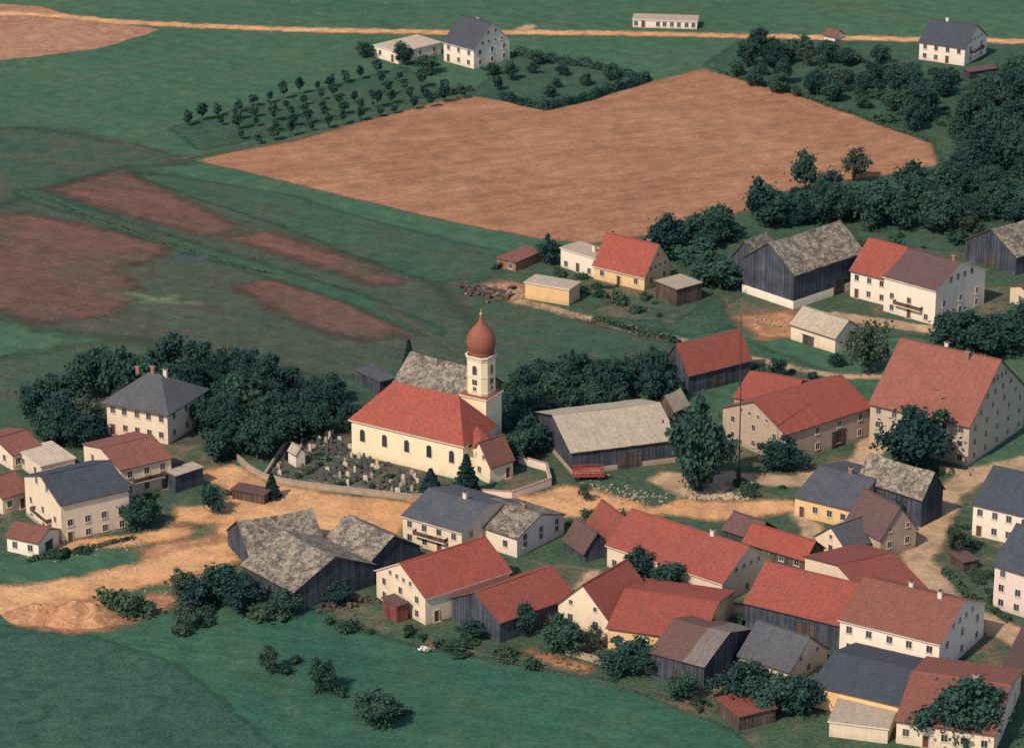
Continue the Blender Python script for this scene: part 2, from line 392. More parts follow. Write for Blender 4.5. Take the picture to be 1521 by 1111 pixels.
# ---- upper farm
H('barn','barn','large dark timber barn with mottled stone-slab roof',(1178,408),408,460,(1283,374),1104,361,'wood','mottled',plinth=('white',1.9),sag=.12,win=NO,door=None,bdoor=('long',3.4,3.2,.3),edge='fascia')
H('barn_annex','barn','weathered stone-slab roofed annex behind a barn',(1122,384),388,420,(1155,373),1088,352,'wood','mottled',sag=.1,win=NO,door=None)
H('farmhouse','house','white farmhouse wing with bright red tiled roof',(1318,415),415,455,(1264,401),1372,368,'white','redb',win=(2,3,0,0),attic=False)
H('farmhouse','house','white two-storey farmhouse with brown roof',(1388,433),432,484,(1314,411),1464,390,'white','maroon',win=(2,3,2,3),chim=[(.7,0,1.)],balc='long',edge='trim')
H('barn','barn','dark timber barn with stone-slab roof by the lane',(1508,382),382,410,(1575,362),1434,341,'wood','mottled',sag=.1,win=NO,door=None,bdoor=('gable',3,2.8,0))
H('farmhouse','house','small cream house with brown roof',(1530,440),440,465,(1580,430),1501,425,'cream','maroon',win=(1,3,1,1))
H('wagon_shed','shed','long low open shed with pale sheet roof',(1240,503),502,525,(1175,481),1278,476,'cream','sheet',win=NO,door=None,bdoor=('long',3,1.9,-.2))
H('barn','barn','dark timber barn with red tiled roof',(1022,556),556,586,(1115,533),986,511,'wood','red',win=NO,door=None,sag=.06,bdoor=('long',3.5,2.8,0))
H('barn','barn','tan plastered barn wing with orange-red tiled roof',(1165,606),604,640,(1091,590),1212,566,'tan','reda',win=(1,2,0,0),door=None)
H('barn','barn','long tan plastered barn with orange-red tiled roof',(1165,647),645,691,(1294,604),1074,597,'tan','reda',win=(2,4,2,3),door=None,bdoor=('long',3.6,3.4,.25),plinth=('stone',.8),sag=.06)
INN=H('inn','inn','large beige inn with tall steep faded red roof',(1437,633),632,693,(1293,598),1553,535,'inn','innr',win=(3,6,3,5),chim=[(-.15,.12,1.6),(.4,-.1,1.6)],o=.5)
H('farmhouse','house','white house with dark grey roof beside the street',(1530,770),768,815,(1446,748),1590,712,'white','black',win=(2,4,2,2))
H('farmhouse','house','pinkish white house with dark roof by the street corner',(1545,862),860,925,(1478,838),1610,800,'pink','black',win=(3,3,3,2))
# ---- church side
H('barn','barn','stone-slab roofed barn behind the church',(686,597),600,628,(582,574),745,548,'tan','mottled',sag=.12,win=NO,door=None)
H('garden_shed','shed','small dark shed with grey roof near the trees',(565,570),568,588,(587,562),528,0,'wood','grey',flat=True,win=NO,door=None)
H('barn','barn','long barn with pale sheet roof and whitewashed gable',(850,673),672,706,(1005,653),797,617,'wood','sheet',sag=.05,win=NO,door=None,bdoor=('long',5,3.2,.1),plinth=('tan',1.1),og=.5)
H('barn_annex','barn','low shed with rusty sheet roof behind the barn',(1000,610),610,640,(1022,600),975,580,'woodb','sheet',win=NO,door=None,sag=.08)
# ---- west
H('school_house','school','cream schoolhouse with dark hipped roof and chimneys',(250,615),613,661,(158,596),303,0,'cream','grey',hip=(5.5,5.5),rise=4.6,win=(2,5,2,3),chim=[(-.55,0,.6),(-.05,0,1.2),(.3,.1,1.2)],o=.9)
H('farmhouse','house','cream house with brown-red tiled roof',(181,699),698,742,(254,680),124,666,'cream','brown',win=(2,3,2,2),balc='long')
H('garage','garage','dark shed with pale flat roof joined to a house',(262,708),708,733,(301,695),246,0,'wood','flat',flat=True,win=NO,door=None)
H('farmhouse','house','cream gabled house with dark roof and gable balcony',(93,751),750,809,(191,727),36,707,'cream','black',win=(2,4,2,3),balc='gable',plinth=('stone',.7))
H('bungalow','house','low house with pale flat roof beside others',(62,694),693,717,(111,681),26,0,'cream','flat',flat=True,win=(1,3,1,2),edge='trim')
H('farmhouse','house','house with brown-red tiled roof at the village edge',(20,678),676,700,(62,664),-30,652,'cream','brown',win=(1,3,1,2))
H('farmhouse','house','small house with red tiled roof beside lane',(5,742),740,765,(42,728),-40,712,'cream','brown',win=(1,2,1,2))
H('garage','garage','white garage with low brown-red roof',(58,808),806,829,(10,796),87,786,'white','brown',win=(1,2,0,0),door=None,bdoor=('gable',2.2,2,0))
H('wood_store','shed','low wooden store with brown roof by the road',(345,728),727,741,(392,736),322,0,'woodb','maroon',flat=True,win=NO,door=None,w=3.)
# ---- lower centre
H('barn','barn','dark barn with speckled stone-slab roof',(438,880),879,910,(360,838),557,827,'wood','mottled',sag=.14,win=NO,door=None,bdoor=('gable',3.4,3,.1))
H('barn','barn','old barn with sagging stone-slab roof',(372,826),825,848,(480,806),346,775,'wood','mottled',sag=.14,win=NO,door=None,rise=4.2,w=12)
H('barn','barn','small dark barn with stone-slab roof',(545,842),840,866,(478,808),624,796,'wood','mottled',sag=.12,win=NO,door=None)
H('farmhouse','house','two-storey house with dark grey roof and balcony',(686,792),791,831,(598,766),766,750,'cream','grey',win=(2,4,2,3),balc='long',edge='trim',chim=[(.2,0,1.)])
H('farmhouse','house','white gabled house with weathered pale roof',(768,800),799,829,(698,776),838,764,'white','mottled',win=(1,2,2,3),chim=[(.3,0,1.)])
H('farmhouse','house','cream gabled house with long red tiled roof',(632,889),888,929,(757,848),559,837,'cream','redb',win=(1,4,2,3),wt='std',edge='trim')
H('garden_shed','shed','small red-brown shed beside cream house',(590,900),901,926,(606,896),569,0,'redwood','maroon',flat=True,win=NO,door=None)
H('barn','barn','dark barn with red tiled roof',(742,925),924,956,(853,884),671,880,'wood','redb',win=NO,door=None,bdoor=('long',3,2.4,.2),sag=.05)
H('farmhouse','house','cream gabled cottage with red tiled roof',(903,921),920,950,(967,882),829,869,'cream','redb',win=(1,2,1,2))
H('farmhouse','house','yellow cottage with red tiled roof among trees',(1040,953),952,984,(903,932),1090,904,'yellow','redb',win=(1,4,1,2))
H('barn','barn','dark timber barn with brown and grey roof',(1045,990),989,1026,(967,968),1117,940,'wood','twotone',win=NO,door=None,bdoor=('long',3,2.6,0),sag=.08)
H('farmhouse','house','small cream house with grey roof',(1172,998),997,1020,(1098,972),1229,946,'cream','grey',win=(1,3,1,1))
H('farmhouse','house','long white farmhouse with red tiled roof',(1072,867),866,899,(902,809),1146,812,'cream','redb',win=(1,7,1,3),chim=[(.4,0,.9)],edge='trim')
H('barn_annex','barn','red-roofed barn end joined to long farmhouse',(905,800),802,830,(872,776),950,757,'cream','red',win=NO,door=None)
H('garden_shed','shed','dark shed with low brown roof',(868,822),820,836,(838,800),905,778,'wood','maroon',win=NO,door=None)
H('farmhouse','house','yellow house with grey tiled roof at the square',(1262,758),757,786,(1181,737),1336,712,'yellow','grey',win=(1,4,1,2),chim=[(.1,0,.9)])
H('barn','barn','dark timber shed with stone-slab roof near street',(1368,741),740,784,(1276,710),1401,697,'wood','mottled',sag=.1,win=NO,door=None)
H('farmhouse','house','tan gabled house with grey-brown roof',(1307,800),799,829,(1258,772),1361,737,'tan','maroon',win=(1,2,1,2))
H('farmhouse','house','cream cottage with dark grey roof',(1256,817),816,834,(1308,798),1212,783,'cream','grey',win=(1,2,1,1))
H('outbuilding','shed','low outbuilding with bright red roof',(1195,832),831,847,(1105,804),1224,804,'woodb','reda',win=(1,4,0,0),door=None)
H('outbuilding','shed','small low outbuilding with brown roof',(1120,800),800,812,(1075,785),1152,775,'wood','maroon',win=NO,door=None)
H('barn','barn','red-roofed barn behind white farmhouse',(1292,893),892,920,(1374,873),1196,845,'cream','red',win=NO,door=None)
H('barn','barn','large timber barn with red tiled roof',(1247,929),928,966,(1108,894),1306,868,'wood','redb',win=NO,door=None,bdoor=('long',3.6,3.4,.3))
H('farmhouse','house','white two-storey farmhouse with faded red roof',(1393,957),956,1007,(1248,920),1463,893,'white','innr',win=(2,5,2,3),chim=[(-.1,.1,1.1),(.55,-.05,1.1)],edge='trim')
H('outbuilding','barn','long yellow outbuilding with black roof',(1340,1050),1049,1082,(1207,1017),1404,1000,'yellow','black',win=(1,4,1,1),attic=False)
H('farmhouse','house','house with brown-red tiled roof and tree',(1475,1092),1091,1125,(1332,1070),1530,1040,'cream','innr',win=(1,5,1,2),chim=[(.3,0,.9)])
H('garage','garage','low garage with pale flat roof',(1318,1085),1083,1105,(1232,1072),1345,0,'cream','flat',flat=True,win=NO,door=None,edge='trim')
H('garden_shed','shed','small wooden shed with low flat red roof',(1098,1066),1065,1086,(1152,1052),1064,0,'woodb','red',flat=True,win=NO,door=None)
H('garden_shed','shed','small shed with grey-red flat roof',(1480,1010),1008,1024,(1520,1014),1460,0,'woodb','maroon',flat=True,win=NO,door=None)
H('garden_shed','shed','dark open wooden shed at the garden corner',(1430,836),836,850,(1452,832),1408,0,'woodb','maroon',flat=True,win=NO,door=None)

# ---- church
root,c=H('church','church','cream church with red roof and onion-domed bell tower',(688,662),661,714,(522,622),0,0,'church','redb',hip=(6,4.5),rise=7.0,w=11.5,win=NO,door=None,o=.5,edge='trim')
AW=arched('arched_window',1.15,2.5)
for side in(-1,1):
    for i in range(5):
        x=-c['l']/2+c['l']*(i+.5)/5
        obj('window',AW,root,(x,side*c['w']/2,3.1),0 if side<0 else math.pi)
obj('cornice',boxes('cornice',[(0,0,c['h']-.45,c['l']+.3,c['w']+.3,.3,0)],[M['church']]),root)
obj('door',DOOR,root,(-c['l']/2,0,0),-math.pi/2,(1.6,1.5,1.5))
ap=lathe('apse',[(3.2,0),(3.2,c['h']-1)],M['church'],8,False); obj('apse',ap,root,(c['l']/2,-.5,0))
obj('apse_roof',lathe('apse_roof',[(3.6,c['h']-1),(.05,c['h']+2.)],M['redb'],8,False),root,(c['l']/2,-.5,0))
# tower (part of the church)
tl=(c['l']/2-4.3, c['w']/2+1.8)
tw=bpy.data.objects.new('tower',None); tw.location=(tl[0],tl[1],0); link(tw,root)
S=5.6
obj('tower_body',boxes('tower_body',[(0,0,6.15,S,S,12.3,0),(0,0,8.4,S+.12,S+.12,.22,1),(0,0,12.4,S+.6,S+.6,.26,1),(0,0,12.65,S+.3,S+.3,.24,2)],[M['church'],M['trim'],M['onion']]),tw)
def oct_(name,side,ch,z0,z1,mat):
    a=side/2;b=a-ch; pts=[(-b,-a),(b,-a),(a,-b),(a,b),(b,a),(-b,a),(-a,b),(-a,-b)]
    V=[(x,y,z0) for x,y in pts]+[(x,y,z1) for x,y in pts]
    return mesh(name,V,[(i,(i+1)%8,8+(i+1)%8,8+i) for i in range(8)]+[tuple(range(8,16)),tuple(range(7,-1,-1))],[mat])
obj('belfry',oct_('belfry',4.6,.9,12.6,20.5,M['church']),tw)
for z0,z1,s_ in((13.1,13.3,4.8),(16.3,16.5,4.8),(19.7,19.95,4.9),(20.2,20.5,5.2)): obj('cornice',oct_('cornice',s_,.95,z0,z1,M['trim']),tw)
BW=arched('belfry_opening',1.0,1.9,fr='trim')
CF=boxes('clock_face',[(0,-.05,0,1.35,.1,1.35,0),(0,-.11,.18,.07,.03,.5,1),(.14,-.11,0,.34,.03,.07,1)],[M['dstone'],M['gold']])
for k in range(4):
    a=k*math.pi/2; dx,dy=math.sin(a)*2.3,-math.cos(a)*2.3
    obj('belfry_opening',BW,tw,(dx,dy,16.8),a)
    obj('window',WM['small'],tw,(dx,dy,14.),a)
    obj('clock_face',CF,tw,(math.sin(a)*2.32,-math.cos(a)*2.32,15.35),a,(.75,1,.75))
dm=obj('onion_dome',lathe('onion_dome',[(2.25,20.5),(2.45,20.6),(2.25,20.8),(2.45,21.2),(2.7,21.9),(2.83,22.7),(2.75,23.6),(2.4,24.6),(1.75,25.5),(1.1,26.2),(.62,26.8),(.34,27.4),(.17,28.1)],M['onion'],16),tw)
obj('finial',lathe('finial',[(.05,28.),(.26,28.2),(.32,28.4),(.26,28.6),(.06,28.8),(.05,29.6)],M['gold'],10),tw)
obj('cross',boxes('cross',[(0,0,29.5,.09,.09,1.3,0),(0,0,29.7,.65,.09,.09,0)],[M['metal']]),tw)
H('sacristy','church','low sacristy with weathered brown roof beside church',(728,693),692,719,(762,681),697,655,'church','brown',win=(1,2,1,1))
H('chapel','chapel','tiny white cemetery chapel with small gable',(440,674),676,695,(428,669),450,663,'white','sheet',win=NO,door='gable',o=.2,og=.15)

# ---------------------------------------------------------------- ground sheets
def sdpoly(X,Y,pts):
    n=len(pts); dmin=np.full(X.shape,1e9); ins=np.zeros(X.shape,bool)
    for i in range(n):
        x0,y0=pts[i];x1,y1=pts[(i+1)%n]; dx,dy=x1-x0,y1-y0
        t=np.clip(((X-x0)*dx+(Y-y0)*dy)/(dx*dx+dy*dy+1e-9),0,1)
        dmin=np.minimum(dmin,np.hypot(X-x0-t*dx,Y-y0-t*dy))
        cnd=((y0>Y)!=(y1>Y)); xi=x0+(Y-y0)*dx/(dy if abs(dy)>1e-9 else 1e-9)
        ins^=cnd&(X<xi)
    return np.where(ins,dmin,-dmin)
def sdline(X,Y,pts,hw):
    d=np.full(X.shape,1e9)
    for (x0,y0),(x1,y1) in zip(pts[:-1],pts[1:]):
        dx,dy=x1-x0,y1-y0; t=np.clip(((X-x0)*dx+(Y-y0)*dy)/(dx*dx+dy*dy+1e-9),0,1)
        d=np.minimum(d,np.hypot(X-x0-t*dx,Y-y0-t*dy))
    return hw-d
def G(pl): return [tuple(P(*q)[:2]) for q in pl]
ROADS=[]; ZC=[.0]
def sheet(name,mat,polys=(),lines=(),res=1.5,road=False,label=None):
    ZC[0]+=.006; z=ZC[0]
    margin=mat['edge']
    polys=[G(p) for p in polys]; lines=[(G(p),w/2) for p,w in lines]
    if road: ROADS.extend([('p',p) for p in polys]+[('l',p,w) for p,w in lines])
    allp=[q for p in polys for q in p]+[q for p,_ in lines for q in p]
    xs=[q[0] for q in allp];ys=[q[1] for q in allp]; m=margin+6
    gx=np.arange(min(xs)-m,max(xs)+m,res);gy=np.arange(min(ys)-m,max(ys)+m,res)
    X,Y=np.meshgrid(gx,gy); sd=np.full(X.shape,-1e9)
    for p in polys: sd=np.maximum(sd,sdpoly(X,Y,p))
    for p,w in lines: sd=np.maximum(sd,sdline(X,Y,p,w))
    keep=sd>-margin; cell=keep[:-1,:-1]|keep[1:,:-1]|keep[:-1,1:]|keep[1:,1:]
    used=np.zeros(X.shape,bool); used[:-1,:-1]|=cell;used[1:,:-1]|=cell;used[:-1,1:]|=cell;used[1:,1:]|=cell
    idx=-np.ones(X.shape,int); idx[used]=np.arange(used.sum())
    V=np.stack([X[used],Y[used],np.full(used.sum(),z)],1)
    j,i=np.nonzero(cell); Fc=np.stack([idx[j,i],idx[j,i+1],idx[j+1,i+1],idx[j+1,i]],1)
    me=bpy.data.meshes.new(name); me.from_pydata(V.tolist(),[],Fc.tolist()); me.materials.append(mat)
    at=me.attributes.new('sd','FLOAT','POINT'); at.data.foreach_set('value',sd[used].astype(np.float32))
    o=obj(name,me); o['kind']='structure'; o['label']=label or (name.replace('_',' ')+' of the village setting'); return o
g=bpy.data.meshes.new('ground'); g.from_pydata([(-4000,-1500,0),(4000,-1500,0),(4000,6000,0),(-4000,6000,0)],[],[(0,1,2,3)])
g.materials.append(ground_mat('meadow_grass',(.044,.104,.064),(.058,.12,.07),(.072,.115,.068),.012,.05,1.2,vary=.25,thr=(.35,.65),thr2=(.45,.7),streak=(.6,.1)))
go=obj('ground',g); go['kind']='structure'; go['label']='green meadow ground around the village'
sheet('lower_meadow',ground_mat('lush_meadow',(.03,.09,.064),(.04,.105,.068),(.055,.108,.064),.02,.07,1.2,4.,3.,None,.28,(.38,.62),(.46,.7),(.2,.12)),[[(-120,905),(480,890),(1120,1060),(1400,1140),(-200,1200)]],res=2.5)
sheet('ploughed_field',ground_mat('ploughed_soil',(.34,.18,.11),(.29,.15,.092),(.37,.21,.13),.03,.2,1.5,1.2,.5,(.9,.5,.04)),[[(-100,0),(-60,96),(40,86),(150,72),(240,44),(110,25),(60,10)]])
sheet('rough_grassland',ground_mat('rough_grass',(.044,.085,.058),(.06,.088,.056),(.08,.082,.058),.02,.07,1.2,3.5,2.5,None,.3),
      [[(-60,190),(60,190),(200,215),(290,242),(180,250),(60,285),(-60,330)],[(640,400),(760,410),(860,470),(1010,510),(980,560),(820,640),(700,600),(690,500)],[(-80,545),(200,500),(480,555),(560,600),(500,660),(300,690),(-80,650)]],res=2)
sheet('marsh_meadow',ground_mat('marsh_grass',(.058,.082,.058),(.078,.078,.056),(.05,.078,.055),.014,.035,1.1,4.,3.,None,.25,(.4,.6),(.42,.68),(.6,.12)),
      [[(-60,330),(60,285),(180,250),(260,262),(420,330),(560,385),(640,420),(700,470),(720,530),(640,570),(480,560),(300,525),(200,505),(60,490),(-60,450)]],res=2)
sheet('reddish_strip',ground_mat('red_sorrel_patch',(.15,.078,.062),(.122,.072,.058),(.085,.075,.055),.02,.05,1.1,3.4,2.2,None,.25,(.4,.6),(.48,.68),(.6,.14)),
      [[(-60,318),(40,318),(255,362),(240,382),(175,398),(215,440),(170,468),(60,480),(-60,440)],[(75,282),(180,254),(250,286),(360,340),(300,350),(150,308)],[(350,425),(420,412),(490,430),(560,468),(600,500),(520,505),(430,475)],[(400,345),(500,375),(600,420),(560,425),(440,385),(330,352)]],res=2)
sheet('marsh_strip',ground_mat('green_strip_grass',(.040,.086,.056),(.05,.094,.06),(.064,.085,.056),.03,.08,1.1,2.,1.2,None,.25,streak=(.6,.1)),
      [[(190,255),(260,262),(430,290),(560,330),(690,362),(800,385),(760,410),(640,420),(540,385),(400,330),(260,285)]],[([(40,286),(160,328),(280,368),(400,404),(520,442),(640,492)],6.)],res=2)
sheet('wet_patch',ground_mat('pale_reeds',(.17,.19,.11),(.12,.15,.095),(.08,.1,.07),.1,.2,1.4,2.6,1.5,None,.3),[],[([(190,435),(240,447),(295,450)],3.),([(205,450),(260,440)],2.5)],res=1.2)
sheet('pond_water',ground_mat('murky_pond',(.09,.13,.15),(.07,.11,.13),(.06,.09,.09),.1,.2,1.4,1.8,1.4,None,.2),[],[([(268,382),(300,384)],1.6)],res=1.)
sheet('wheat_field',ground_mat('ripe_wheat',(.31,.152,.088),(.275,.132,.075),(.35,.185,.107),.012,.05,.9,1.3,.6,None,.22,(.38,.62),(.45,.7),(2.75,.14)),
      [[(292,239),(430,207),(560,176),(690,142),(745,150),(812,166),(880,150),(960,124),(1045,103),(1180,140),(1385,214),(1392,246),(1180,290),(1080,330),(960,350),(880,362),(808,356),(690,334),(560,304),(400,264)]])
sheet('crop_field',ground_mat('leafy_crop',(.038,.088,.064),(.046,.098,.068),(.032,.074,.056),.03,.2,2.2,1.6,.8,(1.1,2.5,.12),.45),
      [[(-60,925),(120,938),(260,985),(330,1040),(430,1130),(-60,1150)]])
sheet('garden_ground',ground_mat('orchard_grass',(.036,.08,.054),(.047,.092,.06),(.06,.092,.058),.03,.12,1.2,2.,1.,None,.4),
      [[(700,140),(770,80),(960,118),(815,162)],[(1045,98),(1100,60),(1560,60),(1560,540),(1420,520),(1180,420),(960,380),(1180,280),(1400,250),(1385,205)],[(250,190),(600,100),(660,140),(300,225)],[(890,455),(1110,420),(1180,470),(1020,500),(900,475)],[(1090,500),(1250,560),(1180,560),(1100,545)]],res=2)
sheet('village_yard',ground_mat('yard_grass_and_dirt',(.052,.088,.056),(.15,.115,.078),(.06,.094,.058),.06,.2,1.3,2.,.8,None,.4,(.5,.62)),
      [[(-60,645),(300,660),(340,700),(330,770),(250,800),(60,820),(-60,830)],[(480,870),(600,820),(860,760),(1180,740),(1520,690),(1620,1000),(1600,1200),(1200,1200),(1100,1090),(900,1010),(620,960),(500,925)],[(690,425),(800,385),(1000,380),(1080,430),(1000,480),(880,470),(780,450)],[(1060,410),(1180,350),(1480,380),(1560,420),(1560,500),(1380,500),(1180,500),(1080,470)],[(760,660),(1100,650),(1300,600),(1300,700),(1180,750),(860,760),(740,740)]])
dirt=ground_mat('bare_earth',(.38,.185,.095),(.27,.145,.085),(.46,.25,.135),.05,.25,1.8,2.6,1.4,None,.35)
sheet('field_path',ground_mat('worn_path',(.10,.112,.074),(.12,.118,.08),(.08,.10,.065),.1,.4,1.5,1.2,1.,None,.3),[],[([(570,455),(620,485),(690,528)],1.6),([(100,190),(200,218),(260,238),(440,208),(700,130)],1.4),([(120,316),(200,340),(240,356)],1.2)],res=1)
sheet('bare_earth',dirt,[[(20,905),(90,888),(160,892),(250,880),(280,890),(170,935),(120,940),(30,930)],[(200,815),(330,790),(345,760),(480,760),(500,792),(400,790),(345,845),(250,870)],[(1085,470),(1175,462),(1190,500),(1130,505)],[(700,428),(760,418),(800,430),(770,452)],[(640,952),(700,958),(690,966),(640,960)],[(780,965),(880,990),(870,1000),(790,978)]])
lane=ground_mat('gravel_lane',(.40,.27,.165),(.45,.31,.19),(.32,.225,.145),.04,.14,1.5,1.8,.7,None,.22)
sheet('gravel_lane',lane,[[(960,712),(990,700),(1060,708),(1090,722),(1060,738),(1010,738)]],
      [([(770,50),(778,44),(786,40)],4),([(1080,708),(1180,716),(1280,690),(1300,655),(1270,640)],5.5),([(1540,685),(1450,705),(1405,735),(1385,790),(1362,828),(1385,870),(1430,910),(1560,968)],6),([(1180,752),(1205,785),(1215,820)],4),([(1200,718),(1300,735),(1400,740)],2.5),
       ([(775,448),(870,473),(1010,506)],2.8),([(1105,530),(1180,548),(1250,560),(1310,560)],2.6),([(1240,470),(1300,478),(1380,490),(1420,500)],5),([(1040,906),(1110,905),(1170,915)],4),([(760,870),(860,880),(880,850)],2.6)],road=True,res=1.2)
sand=ground_mat('sandy_road',(.56,.285,.13),(.60,.34,.17),(.45,.25,.13),.03,.12,1.4,2.6,1.,None,.22)
sheet('village_road',sand,
      [[(-60,915),(-60,872),(60,868),(150,850),(250,822),(340,803),(320,780),(255,775),(265,755),(330,748),(350,732),(300,712),(300,700),(345,690),(395,715),(480,732),(610,748),(640,770),(600,782),(590,796),(500,805),(430,790),(385,800),(350,815),(350,836),(230,868),(90,900),(30,912)],
       [(600,744),(720,732),(790,738),(830,722),(880,728),(970,755),(1010,744),(1080,745),(1180,742),(1190,758),(1080,775),(1020,768),(900,762),(820,770),(700,760)]],
      [([(-60,20),(60,22),(180,34),(400,44),(660,49),(900,50),(1200,56),(1600,64)],4.5),([(60,812),(180,805),(270,790)],5)],road=True,res=1.2)
sheet('cemetery_ground',ground_mat('cemetery_gravel',(.085,.085,.064),(.13,.108,.08),(.05,.08,.055),.1,.4,2.,1.,.4,None,.4),[[(395,704),(432,650),(520,640),(535,665),(690,722),(612,738),(480,722)]],res=1.)
M['earth']=ground_mat('mound_earth',(.40,.195,.10),(.30,.155,.088),(.47,.26,.145),.1,.4,2.)
def mound(px,py,rx,ry,h,label):
    V=[];Fc=[];n=28;k=12;Cc=P(px,py)
    for j in range(k+1):
        for i in range(n):
            a=2*math.pi*i/n;r=j/k
            z=h*(math.cos(r*math.pi)*.5+.5)*(1+.35*math.sin(a*3+r*4)*r)+random.uniform(-.14,.14)*(1-r)*h-(.1 if j==k else 0)
            V.append((rx*r*math.cos(a)*(1+.12*math.sin(3*a)),ry*r*math.sin(a)*(1+.12*math.cos(2*a)),z))
    for j in range(k):
        for i in range(n): i2=(i+1)%n; Fc.append(((j+1)*n+i,(j+1)*n+i2,j*n+i2,j*n+i))
    Fc.append(tuple(range(n)))
    o=obj('earth_mound',mesh('earth_mound',V,Fc,[M['earth']],smooth=True),None,(Cc.x,Cc.y,0)); tagt(o,label,'mound'); return o
mound(118,918,8,5.5,3.,'heap of orange excavated earth beside the road')
mound(60,915,7,5,2.2,'heap of orange excavated earth beside the road')

# ---------------------------------------------------------------- vegetation
def leaves(centers,normals,size,tint):
    n=len(centers)
    nr=normals+rng.normal(0,.7,(n,3)); nr/=np.linalg.norm(nr,axis=1,keepdims=True)
    t=np.cross(nr,rng.normal(0,1,(n,3))); t/=np.linalg.norm(t,axis=1,keepdims=True); b=np.cross(nr,t)
    s=(size*rng.uniform(.6,1.3,n))[:,None]
    V=np.stack([centers+(-t-b*.7)*s,centers+(t*.9-b*.8)*s,centers+(t*1.1+b*.7)*s,centers+(-t*.7+b)*s],1).reshape(-1,3)
    Fc=np.arange(n*4).reshape(n,4); return V,Fc,np.repeat(tint,4)
def leafmesh(name,parts,mat):
    C=np.concatenate([p[0] for p in parts]);Nn=np.concatenate([p[1] for p in parts]);T=np.concatenate([p[3] for p in parts]);S=np.concatenate([p[2] for p in parts])
    V,Fc,t=leaves(C,Nn,S,T)
    me=bpy.data.meshes.new(name); me.from_pydata(V.tolist(),[],Fc.tolist()); me.materials.append(mat)
    at=me.attributes.new('tint','FLOAT','POINT'); at.data.foreach_set('value',t.astype(np.float32)); return me
def clump(c,r,n,size,tint,flat=.8):
    d=rng.normal(0,1,(n,3)); d/=np.linalg.norm(d,axis=1,keepdims=True)
    rad=r*np.abs(rng.normal(.55,.38,n))
    p=d*rad[:,None]*np.array([1,1,flat])+np.array(c)
    t=np.clip(tint+.2*d[:,2]+rng.normal(0,.16,n),0,1)  # shading painted into the leaf tint: clump tops lighter, undersides darker
    return (p,d*.6+np.array([0,0,.5]),np.full(n,size),t)
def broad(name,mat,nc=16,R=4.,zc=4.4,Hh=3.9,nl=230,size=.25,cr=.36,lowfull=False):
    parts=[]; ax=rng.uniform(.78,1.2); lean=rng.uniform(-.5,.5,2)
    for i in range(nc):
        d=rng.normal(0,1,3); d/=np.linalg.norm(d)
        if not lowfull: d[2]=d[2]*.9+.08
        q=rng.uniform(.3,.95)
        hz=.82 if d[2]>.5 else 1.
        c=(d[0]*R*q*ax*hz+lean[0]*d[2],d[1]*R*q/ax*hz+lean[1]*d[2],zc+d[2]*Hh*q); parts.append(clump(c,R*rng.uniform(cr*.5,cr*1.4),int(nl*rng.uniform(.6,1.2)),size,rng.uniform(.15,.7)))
    parts.append(clump((0,0,zc),R*.75,int(nl*2),size*1.2,.15,.9))  # core leaves coloured dark to paint shade inside the crown
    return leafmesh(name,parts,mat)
def conif(name,mat,R=2.,Hh=9.,n=2600,size=.2):
    z=rng.uniform(.06,1,n)**1.0; ring=(np.floor(z*11)/11); a=rng.uniform(0,2*math.pi,n)
    lob=1+.18*np.sin(a*5+ring*20)
    r=R*(1-z)*lob*(.55+.45*((z*11)%1<.6))*rng.uniform(.6,1.,n)+.06
    p=np.stack([r*np.cos(a),r*np.sin(a),z*Hh],1); nn=np.stack([np.cos(a),np.sin(a),np.full(n,.7)],1)
    return leafmesh(name,[(p,nn,np.full(n,size),np.clip(rng.uniform(.1,.8,n),0,1))],mat)
def tube(V,Fc,p0,p1,r0,r1,n=7):
    p0=Vector(p0);p1=Vector(p1);d=(p1-p0).normalized();t=d.orthogonal().normalized();b=d.cross(t);k=len(V)
    for p,r in((p0,r0),(p1,r1)):
        for i in range(n): a=2*math.pi*i/n; V.append(tuple(p+t*r*math.cos(a)+b*r*math.sin(a)))
    for i in range(n): Fc.append((k+i,k+(i+1)%n,k+n+(i+1)%n,k+n+i))
def trunk(name,Hh=5.,r=.26,spread=2.):
    V=[];Fc=[]; tube(V,Fc,(0,0,-.2),(0.05,.02,Hh*.5),r*1.25,r*.85); tube(V,Fc,(0.05,.02,Hh*.5),(0,.1,Hh),r*.85,r*.35)
    for i in range(5):
        a=i*1.26+random.random(); z=Hh*(.36+.09*i); tube(V,Fc,(0,0,z),(math.cos(a)*spread,math.sin(a)*spread,z+spread*.8),r*.5,r*.12,5)
    return mesh(name,V,Fc,[M['bark']])
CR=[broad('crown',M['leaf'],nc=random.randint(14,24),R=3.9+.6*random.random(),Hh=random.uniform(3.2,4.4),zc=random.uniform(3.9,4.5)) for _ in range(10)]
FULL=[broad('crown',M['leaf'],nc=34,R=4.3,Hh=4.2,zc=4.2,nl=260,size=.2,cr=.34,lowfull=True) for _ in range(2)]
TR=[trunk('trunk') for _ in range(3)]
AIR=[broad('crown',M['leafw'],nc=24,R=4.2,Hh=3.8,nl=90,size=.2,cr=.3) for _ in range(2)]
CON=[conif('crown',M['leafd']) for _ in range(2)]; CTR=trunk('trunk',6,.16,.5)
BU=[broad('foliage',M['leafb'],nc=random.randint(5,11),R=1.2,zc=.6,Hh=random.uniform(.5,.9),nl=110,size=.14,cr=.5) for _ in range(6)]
SAP=[broad('crown',M['leaf'],nc=8,R=1.1,zc=1.9,Hh=1.5,nl=80,size=.15,cr=.45) for _ in range(4)]; STR=trunk('trunk',2.4,.08,.5)
